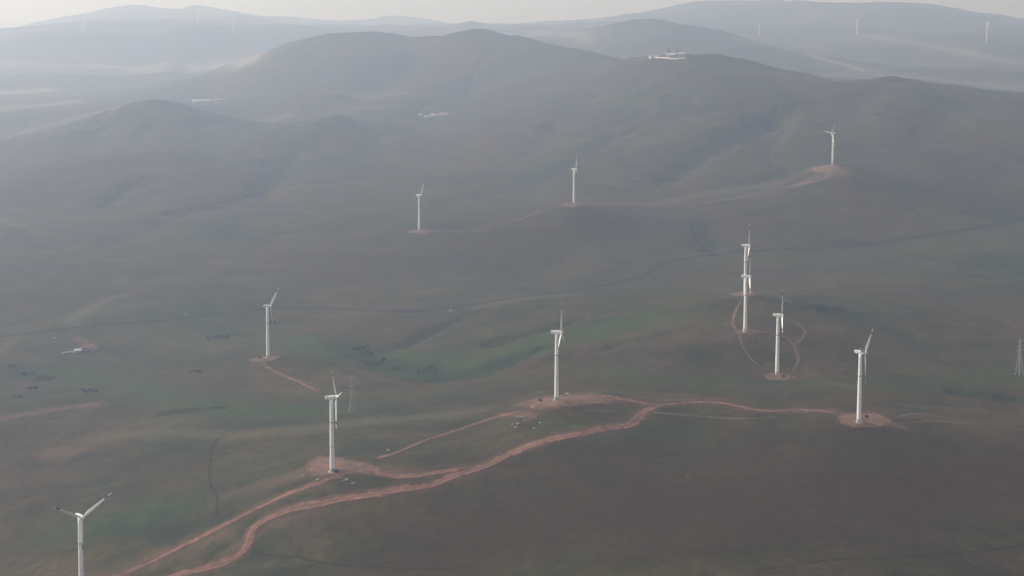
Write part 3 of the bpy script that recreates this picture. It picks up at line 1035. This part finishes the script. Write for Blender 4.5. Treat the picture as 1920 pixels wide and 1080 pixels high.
# ------------------------------------------------------------------ transformer cabinets
def make_cabinet():
    root = empty('transformer_cabinet', (0, 0, 0))
    bm = bmesh.new(); add_box(bm, -1.4, 1.4, -1.1, 1.1, .25, 2.3, .04)
    obj('housing', bm, M_CAB, root)
    bm = bmesh.new()
    add_box(bm, -1.65, 1.65, -1.35, 1.35, 2.302, 2.42, .03)
    add_box(bm, -1.2, 1.2, -.9, .9, 2.423, 2.6, .05)
    obj('roof', bm, M_CABROOF, root)
    bm = bmesh.new(); add_box(bm, -1.6, 1.6, -1.3, 1.3, -.5, .248)
    obj('plinth', bm, M_CONC, root)
    for sx in (-1, 1):
        bm = bmesh.new()
        add_box(bm, min(sx * .06, sx * 1.28), max(sx * .06, sx * 1.28), -1.15, -1.102, .4, 2.15, .01)
        d = obj('door', bm, M_CAB, root)
        bm = bmesh.new()
        add_box(bm, sx * .2 - .04, sx * .2 + .04, -1.2, -1.152, 1.1, 1.4)
        obj('handle', bm, M_STEEL, d)
    return root


cab = make_cabinet()
for i, (px, py, lab) in enumerate((
        (629.5, 886, 'dark transformer cabinet against the foot of the turbine by the road fork'),
        (487, 672, 'dark transformer cabinet on the red patch left of the pylon'),
        (1013, 753, 'dark transformer cabinet on the long pale red pad, left of its turbine'),
        (1469, 707, 'dark transformer cabinet on the oval red pad inside the loop track'),
        (1625, 783, 'dark transformer cabinet on the round red pad under the hanging blade'))):
    p = on_ground(px, py)
    o = cab if i == 0 else copy_tree(cab)
    o.location = p; o.rotation_euler = (0, 0, (.3, -.5, .2, .1, -.3)[i])
    tag(o, lab, 'transformer cabinet', 'dark cabinets on the turbine pads')


# ------------------------------------------------------------------ lattice pylons
def make_pylon():
    root = empty('transmission_pylon', (0, 0, 0))
    Ht = 37.0

    def half(z):
        return 3.1 - (3.1 - .7) * min(1, z / 24) if z < 24 else .7 - .35 * (z - 24) / 13
    bm = bmesh.new()
    lv = [0, 5.5, 10.5, 14.5, 18, 21, 24, 27, 30, 33, 35.2, Ht]
    cs = ((-1, -1), (1, -1), (1, 1), (-1, 1))
    for a, b in zip(lv[:-1], lv[1:]):
        for k in range(4):
            c, d = cs[k], cs[(k + 1) % 4]
            ha, hb = half(a), half(b)
            add_bar(bm, (c[0] * ha, c[1] * ha, a - .3), (c[0] * hb, c[1] * hb, b), .2)
            add_bar(bm, (c[0] * ha, c[1] * ha, a), (d[0] * hb, d[1] * hb, b), .1)
            add_bar(bm, (d[0] * ha, d[1] * ha, a), (c[0] * hb, c[1] * hb, b), .1)
            add_bar(bm, (c[0] * hb, c[1] * hb, b), (d[0] * hb, d[1] * hb, b), .1)
    obj('lattice_body', bm, M_STEEL, root)
    for z, w in ((24.5, 4.6), (29., 3.8), (33.4, 3.2)):
        bm = bmesh.new()
        for sx in (-1, 1):
            h = half(z)
            for sy in (-1, 1):
                add_bar(bm, (sx * h, sy * h, z), (sx * w, 0, z + .3), .18)
                add_bar(bm, (sx * h, sy * h, z + 1.6), (sx * w, 0, z + .35), .18)
            for t in (.35, .7):
                add_bar(bm, (sx * (h + (w - h) * t), 0, z + .2), (sx * (h + (w - h) * t), 0, z + 1.5 * (1 - t)), .12)
        arm = obj('crossarm', bm, M_STEEL, root)
        for sx in (-1, 1):
            bm = bmesh.new()
            add_rings(bm, [(z + .2 - .22 * k, .22 if k % 2 else .09) for k in range(9)], 8)
            for v in bm.verts:
                v.co.x += sx * w
            bmesh.ops.recalc_face_normals(bm, faces=bm.faces)
            obj('insulator', bm, M_GLASSY, arm)
    bm = bmesh.new()
    for c in cs:
        add_box(bm, c[0] * 3.1 - .6, c[0] * 3.1 + .6, c[1] * 3.1 - .6, c[1] * 3.1 + .6, -1.5, .25)
    obj('footing', bm, M_CONC, root)
    return root


pyl = make_pylon()
for i, (px, py, rz, lab) in enumerate(((661, 771, .35, 'grey lattice pylon right of the turbine by the road fork'),
                                       (1911, 702, .5, 'faint grey lattice pylon at the right edge of the photo'))):
    o = pyl if i == 0 else copy_tree(pyl)
    o.location = on_ground(px, py); o.rotation_euler = (0, 0, rz)
    tag(o, lab, 'pylon', 'lattice pylons')


# ------------------------------------------------------------------ buildings
def house(name, px, py, L, W, Hw, Hr, rz, wall, roof, label, cat='farm building', group=None, nwin=4, chimney=False):
    root = empty(name, (0, 0, 0), rz)
    p = on_ground(px, py)
    # stand on the lowest corner so nothing floats
    cz = [terrain_z(p.x + a * L / 2 * math.cos(rz) - b * W / 2 * math.sin(rz), p.y + a * L / 2 * math.sin(rz) + b * W / 2 * math.cos(rz)) for a in (-1, 1) for b in (-1, 1)]
    root.location = (p.x, p.y, (min(cz) + p.z) / 2)
    bm = bmesh.new(); add_box(bm, -L / 2, L / 2, -W / 2, W / 2, -3.0, Hw)
    for sx in (-1, 1):
        v = [bm.verts.new(q) for q in ((sx * L / 2, -W / 2, Hw), (sx * L / 2, W / 2, Hw), (sx * L / 2, 0, Hw + Hr - .05))]
        bm.faces.new(v if sx > 0 else v[::-1])
    obj('wall', bm, wall, root)
    bm = bmesh.new()
    e = .5
    sl = Hr / (W / 2)
    for s in (-1, 1):
        q = [(-L / 2 - e, s * (W / 2 + e), Hw - sl * e + .02), (L / 2 + e, s * (W / 2 + e), Hw - sl * e + .02), (L / 2 + e, 0, Hw + Hr + .02), (-L / 2 - e, 0, Hw + Hr + .02)]
        lo = [bm.verts.new(v) for v in q]; hi = [bm.verts.new((x, y, z + .22)) for x, y, z in q]
        bm.faces.new(lo[::-1]); bm.faces.new(hi)
        for k in range(4):
            bm.faces.new((lo[k], lo[(k + 1) % 4], hi[(k + 1) % 4], hi[k]))
    bmesh.ops.recalc_face_normals(bm, faces=bm.faces)
    rf = obj('roof', bm, roof, root)
    if chimney:
        bm = bmesh.new(); add_box(bm, L * .22 - .5, L * .22 + .5, .3, 1.2, Hw + Hr * .4, Hw + Hr + 1.3)
        obj('chimney', bm, wall, rf)
    for k in range(nwin):
        x = -L / 2 + L * (k + .5) / nwin
        if k == nwin // 2:
            bm = bmesh.new(); add_box(bm, x - .9, x + .9, -W / 2 - .08, -W / 2 - .003, 0, min(2.4, Hw - .3))
            obj('door', bm, M_WOOD, root)
        else:
            bm = bmesh.new(); add_box(bm, x - .8, x + .8, -W / 2 - .06, -W / 2 - .003, Hw * .38, Hw * .8)
            f = obj('window', bm, M_WIN, root)
            bm = bmesh.new(); add_box(bm, x - 1., x + 1., -W / 2 - .2, -W / 2 - .003, Hw * .38 - .15, Hw * .38 - .003)
            obj('sill', bm, M_CONC, f)
    tag(root, label, cat, group)
    return root


GV = 'farm buildings in the left valley'
house('farmhouse', 166, 656, 18, 7, 3.2, 2.2, .18, M_CREAM, M_ROOF, 'long pale farmhouse with a dull red roof in the left valley', 'farmhouse', GV, 6, True)
house('barn', 146, 660, 8, 6, 2.6, 1.6, .3, M_CREAM, M_GREY, 'small grey roofed barn just left of the red roofed farmhouse', 'barn', GV, 3)
house('barn', 378, 189, 68, 16, 5, 3.5, .02, M_WALL, M_GREY, 'long white barn alone on the hazy plain behind the left hill', 'barn', None, 9)
house('barn', 414, 187, 58, 14, 3.0, 2.2, .05, M_CREAM, M_DULL, 'fainter low shed right of the long white barn on the hazy plain', 'barn', None, 8)
GM = 'farmstead in the saddle between the hills'
house('farmhouse', 789, 217, 12, 8, 4.5, 2.4, .1, M_WALL, M_GREY, 'small white house at the left end of the farmstead in the saddle', 'house', GM, 3)
house('farmhouse', 801, 220, 18, 9, 3.6, 2.4, .15, M_CREAM, M_GREY, 'cream house between the two white ones of the saddle farmstead', 'house', GM, 4)
house('farmhouse', 811, 218, 11, 9, 6.2, 2.6, -.1, M_WALL, M_GREY, 'tall bright white house in the middle of the saddle farmstead', 'house', GM, 3)
house('farmhouse', 820, 217, 14, 9, 3.8, 3.4, .1, M_WALL, M_PINK, 'white house with faded red roof beside the tall white one in the saddle', 'house', GM, 4)
house('farmhouse', 832, 215, 24, 11, 4.2, 4.2, .1, M_WALL, M_PINK, 'largest red roofed house at the right end of the saddle farmstead', 'house', GM, 5)
GC = 'hilltop compound on the right hill'
house('farmhouse', 1232, 106, 40, 12, 4.5, 4.2, .05, M_WALL, M_PINK, 'long house with faded red roof at the left of the hilltop compound', 'house', GC, 6)
house('farmhouse', 1258, 105, 26, 13, 7, 4, -.05, M_WALL, M_GREY, 'white house left of the two hilltop trees', 'house', GC, 4)
house('farmhouse', 1277, 105, 22, 13, 9, 3, -.12, M_CREAM, M_GREY, 'tall cream house at the right end of the hilltop compound', 'house', GC, 4)


def low_wall(pts, h, label):
    w = world_line(pts, 4., 4.)
    bm = bmesh.new()
    prev = None
    for k, p in enumerate(w):
        a = w[max(0, k - 1)]; b = w[min(len(w) - 1, k + 1)]
        d = (b - a) / np.linalg.norm(b - a); s = np.array((d[1], -d[0])) * .3
        z = terrain_z(*p)
        cur = [bm.verts.new((p[0] + q * s[0], p[1] + q * s[1], z + zz)) for q, zz in ((-1, -1), (-1, h), (1, h), (1, -1))]
        if prev:
            for i in range(4):
                bm.faces.new((prev[i], prev[(i + 1) % 4], cur[(i + 1) % 4], cur[i]))
        else:
            bm.faces.new(cur)
        prev = cur
    bm.faces.new(prev[::-1])
    bmesh.ops.recalc_face_normals(bm, faces=bm.faces)
    return tag(obj('boundary_wall', bm, M_CREAM), label, 'wall')


low_wall([(1216, 108), (1240, 109), (1262, 111), (1286, 110)], 3.2, 'white boundary wall along the front of the hilltop compound')
low_wall([(116, 664), (128, 661), (140, 661)], 1.8, 'pale boundary wall running left from the valley farmhouse')


# ------------------------------------------------------------------ vegetation
def leaf_lumps(bm, lumps, n, size, rnd):
    for (cx, cy, cz, rx, ry, rz_) in lumps:
        for _ in range(n):
            while True:
                p = Vector((rnd.uniform(-1, 1), rnd.uniform(-1, 1), rnd.uniform(-1, 1)))
                if .25 < p.length < 1:
                    break
            p = Vector((cx + p.x * rx, cy + p.y * ry, cz + p.z * rz_))
            if p.z < 0:
                p.z = rnd.uniform(0, .4)
            u = Vector((rnd.gauss(0, 1), rnd.gauss(0, 1), rnd.gauss(0, .6))).normalized()
            v = u.cross(Vector((rnd.gauss(0, 1), rnd.gauss(0, 1), rnd.gauss(0, 1)))).normalized()
            s = size * rnd.uniform(.6, 1.3)
            bm.faces.new([bm.verts.new(p + q) for q in (u * s, v * s * .6, -u * s, -v * s * .6)])


def thicket(px, py, length, depth, height, label, seed):
    rnd = random.Random(seed)
    p = on_ground(px, py)
    root = empty('shrub_thicket', p)
    length *= 1.3; height *= 1.35; depth *= 2.0
    m = max(3, int(length / 2.6))
    lumps, stems = [], bmesh.new()
    for k in range(m):
        x = (k + .5 + rnd.uniform(-.4, .4)) / m * length - length / 2
        y = rnd.uniform(-depth / 2, depth / 2)
        z = terrain_z(p.x + x, p.y + y) - p.z
        h = height * rnd.uniform(.5, 1.1)
        r = rnd.uniform(1.4, 2.6)
        lumps.append((x, y, z + h * .55, r, r, h * .55))
        for _ in range(3):
            add_bar(stems, (x + rnd.uniform(-.3, .3), y + rnd.uniform(-.3, .3), z - .3), (x + rnd.uniform(-1, 1), y + rnd.uniform(-1, 1), z + h * .7), .14)
    bm = bmesh.new()
    for (cx, cy, cz, rx, ry, rz_) in lumps:
        n_ = 70
        for _ in range(n_):
            q = Vector((rnd.uniform(-1, 1), rnd.uniform(-1, 1), rnd.uniform(-1, 1)))
            if q.length > 1:
                q.normalize()
            c = Vector((cx + q.x * rx, cy + q.y * ry, cz + q.z * rz_))
            u = Vector((rnd.gauss(0, 1), rnd.gauss(0, 1), rnd.gauss(0, .6))).normalized()
            v = u.cross(Vector((rnd.gauss(0, 1), rnd.gauss(0, 1), rnd.gauss(0, 1)))).normalized()
            s = .55 * rnd.uniform(.6, 1.3)
            bm.faces.new([bm.verts.new(c + w_) for w_ in (u * s, v * s * .6, -u * s, -v * s * .6)])
    obj('foliage', bm, M_LEAF, root)
    obj('stem', stems, M_BARK, root)
    tag(root, label, 'shrubs', 'dark thickets in the valley')
    return root


for k, (px, py, L, D_, H_, lab) in enumerate((
        (410, 635, 22, 9, 4, 'dark bushy thicket left of the small turbine, on bright green grass'),
        (368, 697, 12, 7, 3, 'small dark green thicket below the one on bright green grass'),
        (512, 607, 15, 6, 3, 'dark thicket behind the upper tower of the turbine left of the pylon'),
        (24, 687, 9, 5, 2, 'thin dark thicket at the left edge, uppermost of its scatter'),
        (50, 703, 13, 5, 2.4, 'dark thicket in the left scatter, second from the top'),
        (84, 711, 15, 6, 2.6, 'widest dark thicket in the left scatter, nearest the farmhouse side'),
        (60, 729, 10, 6, 2.4, 'round dark thicket in the left scatter, below the widest one'),
        (36, 746, 9, 5, 2.4, 'dark thicket lowest in the left scatter, above the faint red track'),
        (168, 735, 14, 6, 2.2, 'dark green thicket just above the right end of the faint red track'),
        (676, 653, 14, 5, 2.2, 'uppermost dark thicket in the dip right of the small turbine'),
        (690, 662, 12, 5, 2.2, 'middle dark thicket in the dip right of the small turbine'),
        (702, 684, 20, 6, 2.6, 'long dark thicket at the lower end of the dip above the pylon'),
        (745, 692, 9, 5, 2.2, 'small dark thicket between the dip and the bluish hollow'),
        (800, 694, 16, 6, 2.6, 'dark bluish thicket in the hollow between pylon and pale pad'),
        (815, 710, 14, 6, 2.6, 'dark green thicket just below the bluish one in the hollow'),
        (1006, 657, 8, 5, 2.6, 'dark thicket at the head of the gully left of the long pad turbine'))):
    thicket(px, py, L, D_, H_, lab, 100 + k)


def tree(px, py, h, r, label, seed):
    rnd = random.Random(seed)
    p = on_ground(px, py)
    root = empty('tree', p)
    bm = bmesh.new()
    add_rings(bm, [(-1, .4), (0, .36), (h * .35, .24), (h * .75, .1)], 9)
    for _ in range(7):
        a = rnd.uniform(0, 2 * PI); z = rnd.uniform(.25, .6) * h
        add_bar(bm, (0, 0, z), (math.cos(a) * r * .7, math.sin(a) * r * .7, z + h * .25), .14)
    obj('trunk', bm, M_BARK, root)
    lumps = []
    for _ in range(11):
        a = rnd.uniform(0, 2 * PI); q = rnd.uniform(0, .65) * r
        s = rnd.uniform(.3, .5) * r
        lumps.append((math.cos(a) * q, math.sin(a) * q, h * rnd.uniform(.42, .9), s, s, s * .8))
    bm = bmesh.new()
    leaf_lumps(bm, lumps, 90, .55, rnd)
    obj('crown', bm, M_CROWN, root)
    tag(root, label, 'tree', 'trees in the hilltop compound')


tree(1254, 104.8, 23, 7, 'taller dark tree behind the white house of the hilltop compound', 5)
tree(1270, 104.8, 18, 8.5, 'broader dark tree between the white and the cream house of the hilltop compound', 6)


# ------------------------------------------------------------------ rocks and slabs
def rock(px, py, s, label, seed, mat=None, flat=.6, name='boulder', group='pale stones by the pads', cat='boulder'):
    rnd = random.Random(seed)
    p = on_ground(px, py)
    bm = bmesh.new()
    bmesh.ops.create_icosphere(bm, subdivisions=3, radius=1)
    ph = [rnd.uniform(0, 6) for _ in range(6)]
    for v in bm.verts:
        c = v.co
        k = 1 + .2 * math.sin(c.x * 2.6 + ph[0]) * math.sin(c.y * 2.9 + ph[1]) + .14 * math.sin(c.z * 4 + ph[2]) * math.sin(c.x * 5 + ph[3]) + .07 * math.sin(c.y * 9 + ph[4])
        v.co = Vector((c.x * k * s * .5 * 1.25, c.y * k * s * .5, c.z * k * s * .5 * flat + s * .12))
    o = obj(name, bm, mat or M_ROCK)
    o.location = p; o.rotation_euler = (0, 0, rnd.uniform(0, 6))
    tag(o, label, cat, group)


for k, (px, py, s, lab) in enumerate((
        (596, 900, 2.6, 'pale boulder at the lower left rim of the pad by the road fork'),
        (650, 900, 2.6, 'pale boulder below the foot of the turbine by the road fork'),
        (643, 902, 1.4, 'smaller stone touching the left of the boulder below that turbine foot'),
        (662, 907, 2.4, 'grey stone at the lower right of the pad by the road fork, on grass'),
        (568, 892, 2.4, 'grey stone outside the left end of the pad by the road fork'),
        (728, 845, 2.6, 'lone pale stone in the grass above the road, right of the fork turbine'),
        (1063, 739, 2.8, 'white stone on the upper rim of the long pale pad, right of its turbine'),
        (1053, 742, 1.4, 'tiny white stone between the long pad turbine and the bigger white stone'),
        (999, 764, 2.6, 'pale stone at the lower left end of the long pale pad'),
        (1012, 793, 2.0, 'faint stone in the grass right of the slab heap'),
        (1001, 803, 2.0, 'faint stone in the grass below right of the slab heap'),
        (845, 583, 3.4, 'pale stone beside the end of the dark country road'),
        (350, 589, 3.4, 'pale stone just above the dark country road on the left'),
        (102, 634, 3.4, 'pale stone in the left valley above the farmhouse'),
        (1290, 893, 1.6, 'tiny pale stone on the dark slope below the forking road'))):
    rock(px, py, s, lab, 300 + k)


def slab(px, py, L, W, T, rz, tilt, label, seed):
    rnd = random.Random(seed)
    p = on_ground(px, py)
    bm = bmesh.new()
    add_box(bm, -L / 2, L / 2, -W / 2, W / 2, 0, T, .06)
    for v in bm.verts:
        v.co.x += rnd.uniform(-.08, .08); v.co.y += rnd.uniform(-.08, .08)
    o = obj('concrete_slab', bm, M_RUBBLE)
    o.location = (p.x, p.y, p.z + .05); o.rotation_euler = (tilt, tilt * .4, rz)
    tag(o, label, 'slab', 'dumped slabs below the long pad')


slab(977, 783.5, 9, 2.2, 1.0, .05, .06, 'long pale slab lying across the top of the dumped heap', 1)
slab(972, 796, 3.2, 2.6, 1.4, .7, .2, 'upright pale block in the middle of the dumped heap', 2)
slab(968, 803, 3.0, 2.0, 1.2, .2, .12, 'pale block at the lower end of the dumped heap', 3)
slab(961, 797, 2.4, 1.8, .9, 1.1, .1, 'greyish block at the left of the dumped heap', 4)
slab(984, 790, 2.2, 1.6, .9, .4, .14, 'small grey block at the right of the dumped heap', 5)

# ------------------------------------------------------------------ air
HAZE_DENSITY = 1.72e-4
bm = bmesh.new()
add_box(bm, -46000, 46000, -46000, 46000, float(ZG.min()) - 1.0 - 3.0, 640)
m, nt, b = new_mat('haze_air')
nt.nodes.remove(b)
vol = node(nt, 'ShaderNodeVolumePrincipled')
vol.inputs['Color'].default_value = (.63, .76, 1.0, 1)
vol.inputs['Absorption Color'].default_value = (1, 1, 1, 1)
vol.inputs['Density'].default_value = HAZE_DENSITY
vol.inputs['Anisotropy'].default_value = .5
nt.links.new(vol.outputs[0], nt.nodes['Material Output'].inputs['Volume'])
haze = obj('haze', bm, m)
haze['kind'] = 'stuff'

# ------------------------------------------------------------------ light
SUN_EL, SUN_AZ = R(36), R(-72)              # azimuth from +Y, negative = left of the view
sd = bpy.data.lights.new('sun', 'SUN')
sd.energy = 1.5
sd.angle = R(10)
sd.color = (1.0, .95, .87)
sun = bpy.data.objects.new('sun', sd)
col.objects.link(sun)
to_sun = Vector((math.sin(SUN_AZ) * math.cos(SUN_EL), math.cos(SUN_AZ) * math.cos(SUN_EL), math.sin(SUN_EL)))
sun.rotation_euler = (-to_sun).to_track_quat('-Z', 'Y').to_euler()
sun.location = (-300, 300, 900)

w = bpy.data.worlds.new('World')
scene.world = w
w.use_nodes = True
nt = w.node_tree
bg = nt.nodes['Background']
sky = nt.nodes.new('ShaderNodeTexSky')
sky.sky_type = 'NISHITA'
sky.sun_disc = False
sky.sun_elevation = SUN_EL
sky.sun_rotation = SUN_AZ
sky.altitude = 400
sky.air_density = 1.0
sky.dust_density = 5.0
sky.ozone_density = 1.0
hs = nt.nodes.new('ShaderNodeHueSaturation')
hs.inputs['Saturation'].default_value = .35
nt.links.new(sky.outputs[0], hs.inputs['Color'])
nt.links.new(hs.outputs[0], bg.inputs['Color'])
bg.inputs['Strength'].default_value = .12

# ------------------------------------------------------------------ render
scene.render.engine = 'CYCLES'
cy = scene.cycles
cy.use_denoising = True
cy.max_bounces = 6
cy.transparent_max_bounces = 12
cy.volume_bounces = 1
vs = scene.view_settings
vs.view_transform = 'Standard'
vs.look = 'None'
vs.exposure = 0.58
vs.gamma = 1
vs.use_curve_mapping = False
scene.display_settings.display_device = 'sRGB'
